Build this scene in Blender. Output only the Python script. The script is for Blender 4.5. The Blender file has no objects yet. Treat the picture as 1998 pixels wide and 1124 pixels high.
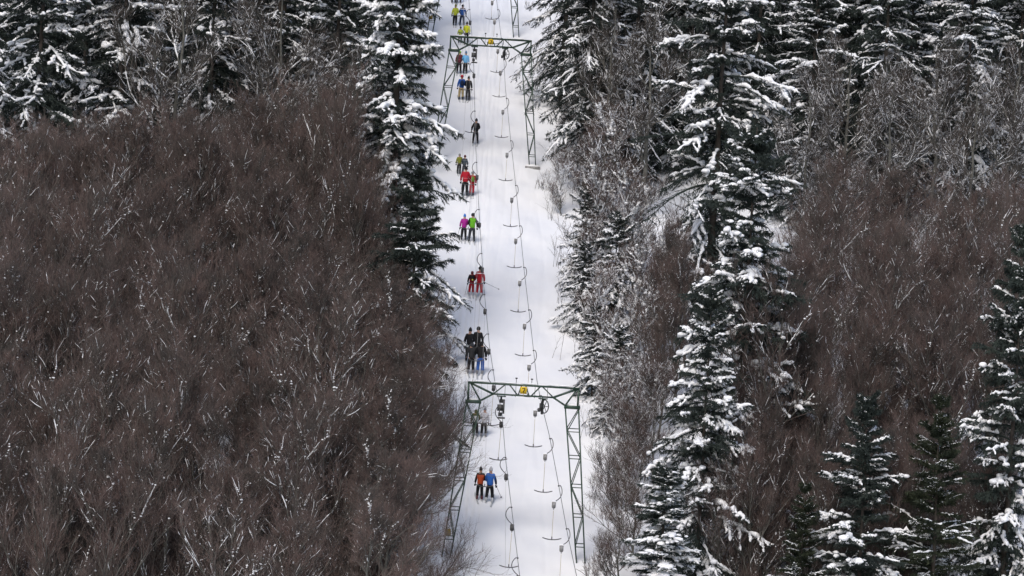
import bpy, bmesh, math, random
import numpy as np
from mathutils import Vector, Matrix, Quaternion

PI = math.pi
SC = bpy.context.scene
COL = SC.collection
F = 7200.0                       # focal length in photo pixels (photo 1998 x 1124)
ROLL = math.radians(3.4)
CR, SR = math.cos(ROLL), math.sin(ROLL)
GA, GB = -79.07, 0.32245         # the slope: z = GA + GB*y

# ------------------------------------------------------------------ helpers
def bump(x, y):
    e = np.clip((np.abs(x + 0.5) - 4.5) / 6.0, 0, 1)
    return (0.05*np.sin(x*1.1+1.3)*np.sin(y*.35) + 0.03*np.sin(x*2.3+y*.9) +
            e*(0.35*np.sin(x*.33+.7)*np.sin(y*.21+1.0) + 0.14*np.sin(x*.9+y*.5)))
def gz(x, y):
    return GA + GB*y + bump(x, y)
def unroll(px, py):
    dx, dy = px-999.0, 562.0-py
    return CR*dx - SR*dy, SR*dx + CR*dy
def at(px, py, D):
    X, Z = unroll(px, py)
    return Vector((X*D/F, D, Z*D/F))
def G(px, py):
    X, Z = unroll(px, py)
    D = GA/(Z/F - GB)
    x = X*D/F
    return Vector((x, D, float(gz(x, D))))
def scale_at(px, py):
    return F/G(px, py).y

def empty(name, loc, rz=0.0, sc=1.0):
    o = bpy.data.objects.new(name, None)
    o.empty_display_size = .3
    COL.objects.link(o)
    o.location = loc; o.rotation_euler = (0, 0, rz); o.scale = (sc, sc, sc) if not hasattr(sc, '__len__') else sc
    return o
def tag(o, label, cat, group=None, kind=None):
    o['label'] = label; o['category'] = cat
    if group: o['group'] = group
    if kind: o['kind'] = kind
    return o
def link(name, me, parent=None, mat=None):
    o = bpy.data.objects.new(name, me)
    COL.objects.link(o)
    if parent is not None: o.parent = parent
    if mat is not None:
        if not me.materials: me.materials.append(mat)
        elif me.materials[0] is not mat:
            o.material_slots[0].link = 'OBJECT'; o.material_slots[0].material = mat
    return o
def copy_tree(o, parent=None):
    c = o.copy(); COL.objects.link(c)
    if parent is not None: c.parent = parent
    for ch in o.children: copy_tree(ch, c)
    return c

class Geo:
    """collects vertex / face arrays and builds one mesh from them"""
    def __init__(s): s.v=[]; s.q=[]; s.t=[]; s.n=0; s.mi=0; s.qm=[]; s.tm=[]
    def add(s, v, q=None, t=None):
        v=np.asarray(v,float).reshape(-1,3)
        if q is not None and len(q): s.q.append(np.asarray(q).reshape(-1,4)+s.n); s.qm.append(np.full(len(s.q[-1]),s.mi))
        if t is not None and len(t): s.t.append(np.asarray(t).reshape(-1,3)+s.n); s.tm.append(np.full(len(s.t[-1]),s.mi))
        s.v.append(v); s.n+=len(v)
    def mesh(s, name, mat=None, smooth=True):
        me=bpy.data.meshes.new(name)
        v=np.concatenate(s.v) if s.v else np.zeros((0,3))
        q=np.concatenate(s.q) if s.q else np.zeros((0,4),int)
        t=np.concatenate(s.t) if s.t else np.zeros((0,3),int)
        me.vertices.add(len(v)); me.vertices.foreach_set('co', v.astype(np.float32).ravel())
        idx=np.concatenate([q.ravel(), t.ravel()]).astype(np.int32)
        me.loops.add(len(idx)); me.loops.foreach_set('vertex_index', idx)
        nf=len(q)+len(t)
        me.polygons.add(nf)
        st=np.concatenate([np.arange(len(q))*4, len(q)*4+np.arange(len(t))*3]).astype(np.int32)
        me.polygons.foreach_set('loop_start', st)
        if smooth: me.polygons.foreach_set('use_smooth', np.ones(nf,bool))
        me.update(calc_edges=True)
        if mat:
            for x in (mat if isinstance(mat,(list,tuple)) else [mat]): me.materials.append(x)
            if isinstance(mat,(list,tuple)): me.polygons.foreach_set('material_index',np.concatenate(s.qm+s.tm).astype(np.int32))
        return me

def nrm(a): return a/np.maximum(np.linalg.norm(a,axis=-1,keepdims=True),1e-9)

def tubes(g, P, R, S=3, squash=1.0, cap=False):
    """tubes along N polylines of K points, S sides, into Geo g"""
    P=np.asarray(P,float); R=np.asarray(R,float)
    N,K,_=P.shape
    if N==0: return
    T=nrm(np.gradient(P,axis=1))
    m=np.abs(nrm(P[:,-1]-P[:,0])[:,2])>.93
    ref=np.where(m[:,None],np.array([1.,0,0]),np.array([0,0,1.]))[:,None,:]
    U=nrm(np.cross(T,ref)); V=np.cross(U,T)
    a=2*PI*np.arange(S)/S+PI/2
    ring=P[:,:,None,:]+R[:,:,None,None]*(np.cos(a)[None,None,:,None]*U[:,:,None,:]+squash*np.sin(a)[None,None,:,None]*V[:,:,None,:])
    base=(np.arange(N)*K*S)[:,None,None]
    k=np.arange(K-1)[None,:,None]*S; s=np.arange(S)[None,None,:]; s2=(s+1)%S
    q=np.stack([base+k+s, base+k+s2, base+k+S+s2, base+k+S+s],-1).reshape(-1,4)
    t=None
    if cap:
        b=(np.arange(N)*K*S)[:,None]
        j=np.arange(1,S-1)[None,:]
        t0=np.stack([b+0*j, b+j+1, b+j],-1).reshape(-1,3)
        e=b+(K-1)*S
        t1=np.stack([e+0*j, e+j, e+j+1],-1).reshape(-1,3)
        t=np.concatenate([t0,t1])
    g.add(ring,q,t)

def ico(sub):
    bm=bmesh.new(); bmesh.ops.create_icosphere(bm,subdivisions=sub,radius=1)
    v=np.array([x.co[:] for x in bm.verts]); t=np.array([[y.index for y in f.verts] for f in bm.faces]); bm.free()
    return v,t
ICO1, ICO2 = ico(1), ico(2)
def blobs(g, C, R, rng, tmpl=None, jit=.18):
    """lumpy balls at C (N,3) with radii R (N,3)"""
    tv,tt=tmpl or ICO1
    N=len(C)
    if N==0: return
    v=tv[None]*(1+jit*rng.standard_normal((N,len(tv),1)))*R[:,None,:]+C[:,None,:]
    t=(tt[None]+(np.arange(N)*len(tv))[:,None,None])
    g.add(v,None,t)
def box(g, c, sz, M=None):
    x,y,z=[d/2 for d in sz]
    v=np.array([(-x,-y,-z),(x,-y,-z),(x,y,-z),(-x,y,-z),(-x,-y,z),(x,-y,z),(x,y,z),(-x,y,z)])
    if M is not None: v=v@np.array(M.to_3x3()).T
    v=v+np.array(c)
    g.add(v,[(0,3,2,1),(4,5,6,7),(0,1,5,4),(1,2,6,5),(2,3,7,6),(3,0,4,7)])
def beam(g, a, b, w, h=None):
    """rectangular bar from a to b, w across, h deep"""
    a=Vector(a); b=Vector(b); h=h or w
    d=b-a; L=d.length
    z=d.normalized(); ref=Vector((0,1,0)) if abs(z.y)<.9 else Vector((1,0,0))
    x=ref.cross(z).normalized(); y=z.cross(x)
    M=Matrix((x,y,z)).transposed()
    box(g,(a+b)/2,(w,h,L),M)
def poly(g, pts, r, S=8, cap=True):
    P=np.array([list(p) for p in pts])[None]
    R=np.full((1,len(pts)),r) if np.isscalar(r) else np.array(r)[None]
    tubes(g,P,R,S,cap=cap)
def curve(pts, n):
    """Catmull-Rom through pts"""
    p=[Vector(x) for x in pts]; p=[2*p[0]-p[1]]+p+[2*p[-1]-p[-2]]
    out=[]
    m=len(p)-3
    for i in range(n):
        f=i/(n-1)*m; k=min(int(f),m-1); t=f-k
        a,b,c,d=p[k:k+4]
        out.append(.5*((2*b)+(c-a)*t+(2*a-5*b+4*c-d)*t*t+(3*b-a-3*c+d)*t**3))
    return out
def simple(name, build, mat=None, parent=None, smooth=False):
    g=Geo(); build(g); return link(name, g.mesh(name,mat,smooth), parent)

# ------------------------------------------------------------------ materials
def new_mat(name, col, rough=.8, metal=0.0, spec=.3):
    m=bpy.data.materials.new(name); m.use_nodes=True
    b=m.node_tree.nodes['Principled BSDF']
    b.inputs['Base Color'].default_value=(*col,1); b.inputs['Roughness'].default_value=rough
    b.inputs['Metallic'].default_value=metal; b.inputs['Specular IOR Level'].default_value=spec
    return m
def noise_mat(name, c1, c2, scale, rough=.85, coord='Object', rand=0.0, spec=.2, bump_s=0.0, pos=(.35,.65), detail=4.0):
    m=new_mat(name,c1,rough,0,spec); nt=m.node_tree; N=nt.nodes; L=nt.links; b=N['Principled BSDF']
    tc=N.new('ShaderNodeTexCoord'); no=N.new('ShaderNodeTexNoise'); no.inputs['Scale'].default_value=scale; no.inputs['Detail'].default_value=detail
    L.new(tc.outputs[coord],no.inputs['Vector'])
    cr=N.new('ShaderNodeValToRGB'); cr.color_ramp.elements[0].position=pos[0]; cr.color_ramp.elements[1].position=pos[1]
    cr.color_ramp.elements[0].color=(*c1,1); cr.color_ramp.elements[1].color=(*c2,1)
    L.new(no.outputs['Fac'],cr.inputs['Fac'])
    out=cr.outputs['Color']
    if rand:
        oi=N.new('ShaderNodeObjectInfo'); mr=N.new('ShaderNodeMapRange'); mr.inputs['To Min'].default_value=1-rand; mr.inputs['To Max'].default_value=1+rand
        hs=N.new('ShaderNodeHueSaturation')
        L.new(oi.outputs['Random'],mr.inputs['Value']); L.new(mr.outputs['Result'],hs.inputs['Value']); L.new(out,hs.inputs['Color']); out=hs.outputs['Color']
    L.new(out,b.inputs['Base Color'])
    if bump_s:
        bp=N.new('ShaderNodeBump'); bp.inputs['Strength'].default_value=bump_s; bp.inputs['Distance'].default_value=.03
        L.new(no.outputs['Fac'],bp.inputs['Height']); L.new(bp.outputs['Normal'],b.inputs['Normal'])
    return m
M={}
M['snow']=noise_mat('snow_on_branches',(.78,.79,.82),(.86,.87,.88),3.0,.7,spec=.25)
M['twig']=noise_mat('beech_twigs',(.074,.066,.06),(.14,.1,.09),.55,.85,rand=.14,pos=(.36,.6),detail=3)
M['twig_grey']=noise_mat('grey_twigs',(.06,.055,.05),(.095,.08,.072),.5,.85,rand=.15)
M['limb']=noise_mat('beech_limbs',(.08,.077,.07),(.17,.16,.145),1.2,.9,rand=.2)
M['bark']=noise_mat('beech_bark',(.07,.07,.062),(.13,.128,.115),2.5,.9,bump_s=.3)
M['bark_spruce']=noise_mat('spruce_bark',(.05,.043,.038),(.095,.08,.07),3.0,.95,bump_s=.4)
M['needle']=noise_mat('spruce_needles',(.02,.028,.026),(.036,.047,.04),.8,.7,rand=.2)
M['needle_young']=noise_mat('young_spruce_needles',(.018,.025,.017),(.036,.044,.024),.9,.7,rand=.15)
M['green']=noise_mat('green_paint',(.02,.045,.032),(.045,.075,.055),4.0,.5,spec=.4)
M['dark_steel']=noise_mat('dark_steel',(.03,.032,.035),(.06,.062,.065),6.0,.5,spec=.5)
M['cable']=new_mat('steel_cable',(.16,.16,.165),.5,.6,.5)
M['rope']=new_mat('tow_rope',(.40,.32,.2),.8)
M['rope_grey']=new_mat('worn_tow_rope',(.42,.42,.42),.8)
M['boxgrey']=noise_mat('grey_housing',(.2,.2,.2),(.32,.32,.32),6.0,.6)
M['boxdark']=noise_mat('dark_housing',(.06,.06,.06),(.1,.1,.1),6.0,.6)
M['ochre']=new_mat('ochre_plate',(.2,.14,.03),.7)
M['sign']=new_mat('yellow_sign',(.62,.42,.025),.5)
M['signink']=new_mat('sign_ink',(.05,.035,.01),.6)
# ------------------------------------------------------------------ camera, light
def setup():
    cam=bpy.data.cameras.new('camera'); co=bpy.data.objects.new('camera',cam); COL.objects.link(co)
    cam.sensor_width=36; cam.lens=F/1998*36; cam.clip_start=1; cam.clip_end=3000
    R=Matrix(((CR,-SR,0),(0,0,-1),(SR,CR,0)))
    co.matrix_world=R.to_4x4()
    SC.camera=co
    w=bpy.data.worlds.new('World'); SC.world=w; w.use_nodes=True
    nt=w.node_tree; bg=nt.nodes['Background']; bg.inputs['Strength'].default_value=.15
    sky=nt.nodes.new('ShaderNodeTexSky'); sky.sky_type='NISHITA'; sky.sun_disc=False
    el,az=math.radians(48),math.radians(200)
    sky.sun_elevation=el; sky.sun_rotation=az
    sky.air_density=1.0; sky.dust_density=2.5; sky.ozone_density=.1
    nt.links.new(sky.outputs['Color'],bg.inputs['Color'])
    sl=bpy.data.lights.new('sun','SUN'); sl.energy=1.2; sl.angle=math.radians(20); sl.color=(1,.97,.93)
    so=bpy.data.objects.new('sun',sl); COL.objects.link(so)
    d=Vector((math.sin(az)*math.cos(el),math.cos(az)*math.cos(el),math.sin(el)))
    so.rotation_euler=d.to_track_quat('Z','Y').to_euler()
    so.location=(0,150,120)
    vs=SC.view_settings; vs.view_transform='Standard'; vs.look='None'; vs.exposure=0.30; vs.gamma=1
    SC.render.engine='CYCLES'
    c=SC.cycles; c.max_bounces=5; c.diffuse_bounces=3; c.glossy_bounces=2; c.transmission_bounces=2; c.transparent_max_bounces=4
    c.caustics_reflective=False; c.caustics_refractive=False
    c.use_denoising=True; c.denoiser='OPENIMAGEDENOISE'; c.denoising_input_passes='RGB_ALBEDO_NORMAL'; c.denoising_prefilter='NONE'
    c.use_adaptive_sampling=False
setup()

# ------------------------------------------------------------------ ground
def snow_ground_mat():
    m=new_mat('snow_ground',(.8,.81,.84),.75,0,.2); nt=m.node_tree; N=nt.nodes; L=nt.links; b=N['Principled BSDF']
    tc=N.new('ShaderNodeTexCoord')
    def noise(scale,sx=1,sy=1,detail=5):
        mp=N.new('ShaderNodeMapping'); mp.inputs['Scale'].default_value=(sx,sy,1)
        no=N.new('ShaderNodeTexNoise'); no.inputs['Scale'].default_value=scale; no.inputs['Detail'].default_value=detail
        L.new(tc.outputs['Object'],mp.inputs['Vector']); L.new(mp.outputs['Vector'],no.inputs['Vector']); return no
    n1=noise(.22); n2=noise(1.2,detail=2); n3=noise(1.8,1,.12,2)
    cr=N.new('ShaderNodeValToRGB'); cr.color_ramp.elements[0].color=(.765,.785,.83,1); cr.color_ramp.elements[1].color=(.84,.85,.87,1)
    cr.color_ramp.elements[0].position=.35; cr.color_ramp.elements[1].position=.65
    L.new(n1.outputs['Fac'],cr.inputs['Fac']); L.new(cr.outputs['Color'],b.inputs['Base Color'])
    a=N.new('ShaderNodeMath'); a.operation='ADD'; L.new(n2.outputs['Fac'],a.inputs[0]); L.new(n3.outputs['Fac'],a.inputs[1])
    bp=N.new('ShaderNodeBump'); bp.inputs['Strength'].default_value=.35; bp.inputs['Distance'].default_value=.05
    L.new(a.outputs[0],bp.inputs['Height']); L.new(bp.outputs['Normal'],b.inputs['Normal'])
    return m
M['ground']=snow_ground_mat()
def ground():
    xs=np.concatenate([np.linspace(-420,-62,14),np.arange(-60,-9,.9),np.arange(-9,10,.1),np.arange(10,60,.9),np.linspace(62,420,14)])
    ys=np.concatenate([np.linspace(-60,155,14),np.arange(160,340,.5),np.linspace(342,760,22)])
    X,Y=np.meshgrid(xs,ys)
    Z=gz(X,Y)
    # packed lift track and side bank
    def lane(c,w,d): return -d*np.exp(-((X-c)/w)**2)
    rng=np.random.default_rng(3)
    fine=sum(np.sin(X*a+Y*b+c)*d for a,b,c,d in [(3.1,.6,0,.012),(5.3,-1.1,2,.010),(1.7,2.2,1,.015),(7.1,1.9,4,.006)])
    Z=Z+fine
    lc=-2.15-(Y-207)*.012
    for dx,dp,wd in ((-.72,.05,.10),(-.42,.07,.09),(-.1,.04,.09),(.3,.07,.1),(.6,.05,.1),(.95,.03,.12)):
        c=lc+dx+.06*np.sin(Y*.31+dx*9)+.03*np.sin(Y*.9+dx*5); dp=dp*1.2; Z=Z-dp*np.exp(-((X-c)/wd)**2)+dp*.5*np.exp(-((X-c-wd*1.8)/wd)**2)
    for dx,dp in ((1.6,.03),(2.1,.025),(2.9,.03),(3.5,.02),(4.4,.03)):
        c=lc+dx+.35*np.sin(Y*.13+dx*3); Z=Z-1.0*dp*np.exp(-((X-c)/.12)**2)
    # bank on the right of the run
    ed=4.0+np.clip((212-Y)/40,0,1)*1.0-np.clip((Y-250)/60,0,1)*1.6
    Z=Z+.4*np.clip((X-ed)/2.2,0,1)**1.5*(.7+.3*np.sin(Y*.35)+.15*np.sin(Y*.9+1))
    ny,nx=X.shape
    i=np.arange(ny*nx).reshape(ny,nx)
    q=np.stack([i[:-1,:-1],i[:-1,1:],i[1:,1:],i[1:,:-1]],-1).reshape(-1,4)
    g=Geo(); g.add(np.stack([X,Y,Z],-1),q)
    o=link('snow_slope',g.mesh('snow_slope',M['ground'])); o['kind']='structure'
    return o
ground()
# ------------------------------------------------------------------ lift gates
GW=3.62     # half distance of the leg feet
GH=9.4
def build_gate():
    root=empty('lift_gate',(0,0,0))
    dy=.24
    HB=2.98             # half width of the beam
    zc=8.18             # leg cap height
    zl=8.74             # lower chord
    nx=1.63             # lower chord node
    def leg(sgn):
        g=Geo()
        # outer and inner feet, outer and inner top
        of,inf=GW+.24,GW-.22
        ot,it=HB+.06,HB-.66
        def o(z): return of+(ot-of)*z/zc
        def i(z): return inf+(it-inf)*z/zc
        for yy in (-dy,dy):
            yb=yy*(1.0)
            beam(g,(sgn*o(-.5),yb,-.5),(sgn*o(zc),yb,zc),.072,.072)
            beam(g,(sgn*i(-.5),yb,-.5),(sgn*i(zc),yb,zc),.072,.072)
            off=.0 if yy<0 else .16
            zs=[.75,2.35,3.95,5.5,6.95,zc-.05]
            for k,z in enumerate(zs[:-1]):
                z2=z+off
                beam(g,(sgn*o(z2),yb,z2),(sgn*i(z2),yb,z2),.05,.05)
                z3=zs[k+1]+off
                if k%2==0: beam(g,(sgn*i(z2),yb,z2),(sgn*o(z3-.0),yb,min(z3,zc)),.05,.05)
                else: beam(g,(sgn*o(z2),yb,z2),(sgn*i(z3),yb,min(z3,zc)),.05,.05)
        for k,z in enumerate([.75,2.35,3.95,5.5,6.95]):
            for f in (o,i):
                beam(g,(sgn*f(z),-dy,z),(sgn*f(z),dy,z),.045,.045)
        box(g,(sgn*(HB-.3),0,zc+.09),(.86,.62,.18))
        return link('leg',g.mesh('gate_leg',M['green'],False),root)
    legs=[leg(-1),leg(1)]
    g=Geo()
    zt=GH-.1
    for yy in (-dy,dy):
        beam(g,(-HB-.05,yy,zt),(HB+.05,yy,zt),.09,.14)   # upper chord
        beam(g,(-nx,yy,zl),(nx,yy,zl),.075,.09)
        for s in (-1,1):
            beam(g,(s*HB,yy,zc+.18),(s*HB,yy,zt-.05),.1,.1)
            beam(g,(s*nx,yy,zl),(s*(HB-.05),yy,zt-.02),.1,.1)
            beam(g,(s*nx,yy,zl),(s*(HB-.68),yy,zc+.16),.09,.09)
            beam(g,(s*(HB-.68),yy,zc+.16),(s*(HB-.08),yy,zt-.02),.075,.075)
    w=[(-nx,zl),(-.98,zt),(-.78,zt),(-.3-.0,zl),(-.28,zl),(-.02-.1,zt),(.1,zt),(.52-.2,zl),(.42,zl),(.92,zt),(1.0,zt),(nx,zl)]
    for (a,b) in ((0,1),(2,3),(4,5),(6,7),(8,9),(10,11)):
        for yy in (-dy,dy):
            beam(g,(w[a][0],yy,w[a][1]),(w[b][0],yy,w[b][1]),.06,.06)
    for x in (-1.0,-.42,.62,1.3):
        beam(g,(x,0,zl-.1),(x,0,zt),.025,.025)
    for x in (-HB,-nx,0,nx,HB):
        beam(g,(x,-dy,zt+.02),(x,dy,zt+.02),.06,.06)
    for x in (-nx,-.6,.6,nx):
        beam(g,(x,-dy,zl-.02),(x,dy,zl-.02),.06,.06)
    # plates that carry the wheels
    box(g,(-1.18,0,zl-.1),(.5,.62,.05)); box(g,(1.08,0,zl-.1),(.5,.62,.05))
    bm_=link('crossbeam',g.mesh('gate_beam',M['green'],False),root)
    for x in (-.42,.42):
        p=Geo(); beam(p,(x,0,zt+.03),(x,0,zt+.34),.03,.03); box(p,(x,0,zt+.36),(.12,.2,.07))
        link('beam_post',p.mesh('beam_post',M['dark_steel'],False),root)
    rng=np.random.default_rng(4)
    def strip(P,R,n,sq):
        s=Geo(); tubes(s,P,R,n,sq,True); link('snow_cap',s.mesh('gate_snow',M['snow']),root)
    for a,b in ((-2.7,-1.9),(-1.7,-.4),(-.2,.75),(1.15,2.6)):
        n=9; xs=np.linspace(a,b,n); P=np.stack([xs,np.full(n,-.02),zt+.085+.02*rng.random(n)],-1)[None]
        strip(P,(.05+.04*rng.random((1,n)))*np.concatenate([[.3],np.ones(n-2),[.3]]),7,.55)
    for sg in (-1,1):
        n=7; xs=np.linspace(sg*(HB-.3)-.4,sg*(HB-.3)+.4,n); P=np.stack([xs,np.zeros(n),np.full(n,zc+.2)],-1)[None]
        strip(P,np.array([[.08,.2,.24,.22,.25,.2,.08]]),8,.3)
    # wheel assemblies
    a=Geo()
    box(a,(-1.18,0,zl-.19),(.1,.1,.18)); box(a,(-1.12,0,zl-.36),(.3,.24,.2))
    box(a,(-1.2,0,zl-.72),(.34,.2,.34)); box(a,(-1.02,-.02,zl-.65),(.1,.7,.75)); box(a,(-1.2,0,zl-1.08),(.2,.3,.2)); box(a,(-1.12,0,zl-1.27),(.4,.34,.08))
    for yy in (-.32,-.1,.12,.34):
        th=np.linspace(0,2*PI,15); pts=np.stack([np.full(15,-1.24),yy+.1*np.cos(th),zl-.9+.1*np.sin(th)],-1)
        poly(a,pts,.03,6,False)
    link('roller_battery',a.mesh('roller_battery',M['dark_steel'],False),root)
    b=Geo()
    beam(b,(1.08,0,zl-.1),(1.06,0,zl-.95),.13,.12); box(b,(1.0,0,zl-.5),(.18,.3,.3)); box(b,(.9,0,zl-.72),(.16,.26,.2))
    link('wheel_hanger',b.mesh('wheel_hanger',M['dark_steel'],False),root)
    wgeo=Geo(); th=np.linspace(0,2*PI,25)
    R=.36; c=Vector((1.18,.0,zl-.52)); ax=Vector((math.cos(.9),math.sin(.9),0))
    pts=[c+ax*R*math.cos(t)+Vector((0,0,R*math.sin(t))) for t in th]
    poly(wgeo,pts,.03,6,False)
    for k in range(3):
        t=k*PI/3; d=ax*R*math.cos(t)+Vector((0,0,R*math.sin(t))); beam(wgeo,c-d,c+d,.035,.035)
    link('guide_wheel',wgeo.mesh('guide_wheel',M['dark_steel'],False),root)
    # number plate
    sg=Geo(); box(sg,(0,-.34,(zt+zl)/2+.02),(.36,.02,.38)); beam(sg,(0,-.32,zl),(0,-.32,zt),.02,.02)
    sign=link('number_plate',sg.mesh('number_plate',M['sign'],False),root)
    k=Geo(); y=-.356; zz=(zt+zl)/2+.02
    beam(k,(-.08,y,zz+.1),(.085,y,zz+.1),.045,.008); beam(k,(.075,y,zz+.085),(-.02,y,zz-.12),.05,.008)
    link('numeral',k.mesh('numeral',M['signink'],False),sign)
    l=Geo(); M3=Matrix.Rotation(math.radians(-4),3,'Y')
    box(l,(-GW-.02,-.33,1.15),(.33,.02,.36),M3)
    link('warning_plate',l.mesh('warning_plate',M['ochre'],False),root)
    f=Geo()
    box(f,(-GW,0,-.16),(1.0,.9,.3)); link('footing',f.mesh('footing',M['boxgrey'],False),root)
    f=Geo()
    box(f,(GW,0,-.14),(1.1,.9,.34)); link('footing',f.mesh('footing',M['boxgrey'],False),root)
    rng=np.random.default_rng(8)
    for s in (-1,1):
        f=Geo(); v,t=ICO2; g_=v*np.array([.58,.46,.2])*(1+.06*rng.standard_normal((len(v),1))); f.add(g_+np.array([s*GW,0,.03]),None,t)
        link('snow_mound',f.mesh('footing_snow',M['snow']),root)
    return root
GATES=[]
gate=build_gate()
def put_gate(o,lpx,lpy,rpx,rpy,label):
    a=G(lpx,lpy); b=G(rpx,rpy); m=(a+b)/2
    o.location=(m.x,m.y,float(gz(m.x,m.y))+.05)
    tag(o,label,'lift gate','steel lift gates over the track')
    GATES.append(o)
    return o
g2=copy_tree(gate); g3=copy_tree(gate)
for ch in list(g2.children):
    if ch.name.startswith('warning'): bpy.data.objects.remove(ch)
for gg in (gate,g3):
    for ch in list(gg.children):
        if ch.name.startswith(('footing','snow_mound')): bpy.data.objects.remove(ch)
put_gate(gate,871,1083,1133,1095,'green lattice steel lift gate lowest on the slope, beside the orange and blue skiers')
put_gate(g2,850,316,1037,326,'green lattice steel lift gate halfway up, a yellow jacket showing behind its beam')
put_gate(g3,838,62,1008,72,'topmost lift gate, its beam out of sight and only its two lattice legs showing')

# ------------------------------------------------------------------ haul cables
def gate_pt(o,x,z): return Vector((o.location.x+x,o.location.y,o.location.z+z))
ZC=7.35
class Cable:
    def __init__(s,xl,pxs):
        # pxs: list of (py, px) traced through the spans
        s.py=np.array([p[0] for p in pxs],float); s.px=np.array([p[1] for p in pxs],float)
        pts=[]
        z0=Vector((0,128,GA+GB*128+8.3))
        anchors=[(128,GA+GB*128+8.0)]+[(g.location.y,g.location.z+ZC+.15) for g in GATES]+[(360,GA+GB*360+8.0)]
        sags=[1.0,1.3,.3,.5]
        for (y1,z1),(y2,z2),sg in zip(anchors[:-1],anchors[1:],sags):
            for t in np.linspace(0,1,40)[:-1]:
                D=y1+(y2-y1)*t; z=z1+(z2-z1)*t-4*sg*t*(1-t)
                Z=z*F/D
                pts.append((D,z,Z))
        s.D=np.array([p[0] for p in pts]); s.z=np.array([p[1] for p in pts]); s.Z=np.array([p[2] for p in pts])
    def point(s,py):
        px=float(np.interp(py,s.py,s.px))
        X,Z=unroll(px,py)
        D=float(np.interp(Z,s.Z,s.D))
        return Vector((X*D/F,D,Z*D/F))
    def build(s,label):
        P=[s.point(y) for y in np.linspace(s.py[0],s.py[-1],120)]
        g=Geo(); poly(g,P,.017,6)
        o=link('haul_cable',g.mesh('haul_cable',M['cable'])); tag(o,label,'cable','haul cables of the lift'); return o
CL=Cable(-1,[(-300,899),(0,915),(60,920),(95,923),(150,925),(280,928),(400,934),(560,944),(676,955),(760,968),(800,979),(900,987),(1040,1004),(1124,1014),(1400,1049)])
CRR=Cable(1,[(-300,930),(0,969),(75,978),(95,982),(170,986),(270,996),(350,1005),(440,1014),(530,1023),(640,1036),(745,1048),(790,1057),(850,1072),(930,1087),(1040,1107),(1124,1125),(1400,1180)])
CL.build('grey ascending steel cable that carries the towed pairs of skiers')
CRR.build('grey descending steel cable that carries only empty T-bars')

# ------------------------------------------------------------------ tow hangers
def t_bar_geo(w=1.0):
    g=Geo()
    pts=curve([(-w/2,0,.07),(-w*.25,0,.0),(0,0,-.02),(w*.25,0,0),(w/2,0,.07)],15)
    poly(g,pts,[.018]+[.027]*13+[.018],8)
    beam(g,(0,0,-.02),(0,0,.14),.05,.05)
    return g.mesh('crossbar',M['dark_steel'])
def arm_geo(side):
    g=Geo()
    if side>0: pts=[(0,0,0),(.08,0,.02),(.17,-.03,-.16),(.18,-.04,-.42),(.06,-.03,-.66),(-.16,0,-.83)]
    else: pts=[(0,0,0),(-.1,0,.0),(-.24,-.03,-.2),(-.26,-.04,-.45),(-.12,-.03,-.68),(.06,0,-.84)]
    poly(g,curve(pts,20),.022,7); box(g,(0,0,0),(.09,.16,.07))
    return g.mesh('hook_arm',M['dark_steel'])
def box_geo(mat):
    g=Geo(); 
    prof=[(-.13,.14),(-.10,.19),(.10,.19),(.13,.14),(.13,-.12),(.09,-.2),(-.09,-.2),(-.13,-.12)]
    v=[(x,-.1,z) for x,z in prof]+[(x,.1,z) for x,z in prof]; n=len(prof)
    q=[(i,(i+1)%n,n+(i+1)%n,n+i) for i in range(n)]
    t=[(0,i+1,i) for i in range(1,n-1)]+[(n,n+i,n+i+1) for i in range(1,n-1)]
    g.add(v,q,t); box(g,(0,-.108,0),(.2,.012,.06)); beam(g,(0,0,-.2),(0,0,-.3),.05,.05)
    return g.mesh('spring_box',mat,False)
def boxsnow_geo():
    g=Geo(); rng=np.random.default_rng(5)
    C=np.array([[-.06,0,.19],[.06,0,.19]]); blobs(g,C,np.tile([.1,.11,.06],(2,1)),rng,ICO2,.04); return g.mesh('box_snow',M['snow'])
ME_T=t_bar_geo(); ME_ARM={1:arm_geo(1),-1:arm_geo(-1)}; ME_BOX={1:box_geo(M['boxgrey']),-1:box_geo(M['boxdark'])}; ME_BS=boxsnow_geo()
def rope_mesh(v,r):
    g=Geo(); n=6
    poly(g,[Vector(v)*k/(n-1) for k in range(n)],r,5); return g.mesh('tow_rope',None)
def hanger(cable,py,side,label,rope_px=None,load=None,snow=False,tw=0.0):
    p=cable.point(py); s=F/p.y
    root=empty('tow_hanger',p)
    tag(root,label,'T-bar hanger','hangers on the descending cable' if side>0 else 'hangers on the ascending cable')
    link('hook_arm',ME_ARM[side],root)
    bx=Vector((-.2,0,-1.0)) if side>0 else Vector((.09,0,-1.02))
    b=link('spring_box',ME_BOX[side],root); b.location=bx; b.scale=(.8,.85,.88)
    if snow:
        sn=link('snow_cap',ME_BS,b)
    start=bx+Vector((0,0,-.3))
    if load is not None: end=Vector(load)-p
    else: end=start+Vector((tw,0,-(rope_px/s)))
    r=link('tow_rope',rope_mesh(end-start,.012 if side>0 or load is None else .008),root,M['rope'] if load is None else M['rope_grey']); r.location=start
    t=link('crossbar',ME_T,root); t.location=end
    t.rotation_euler=(0,0,math.radians(random.Random(py).uniform(-12,12)))
    return root
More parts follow.
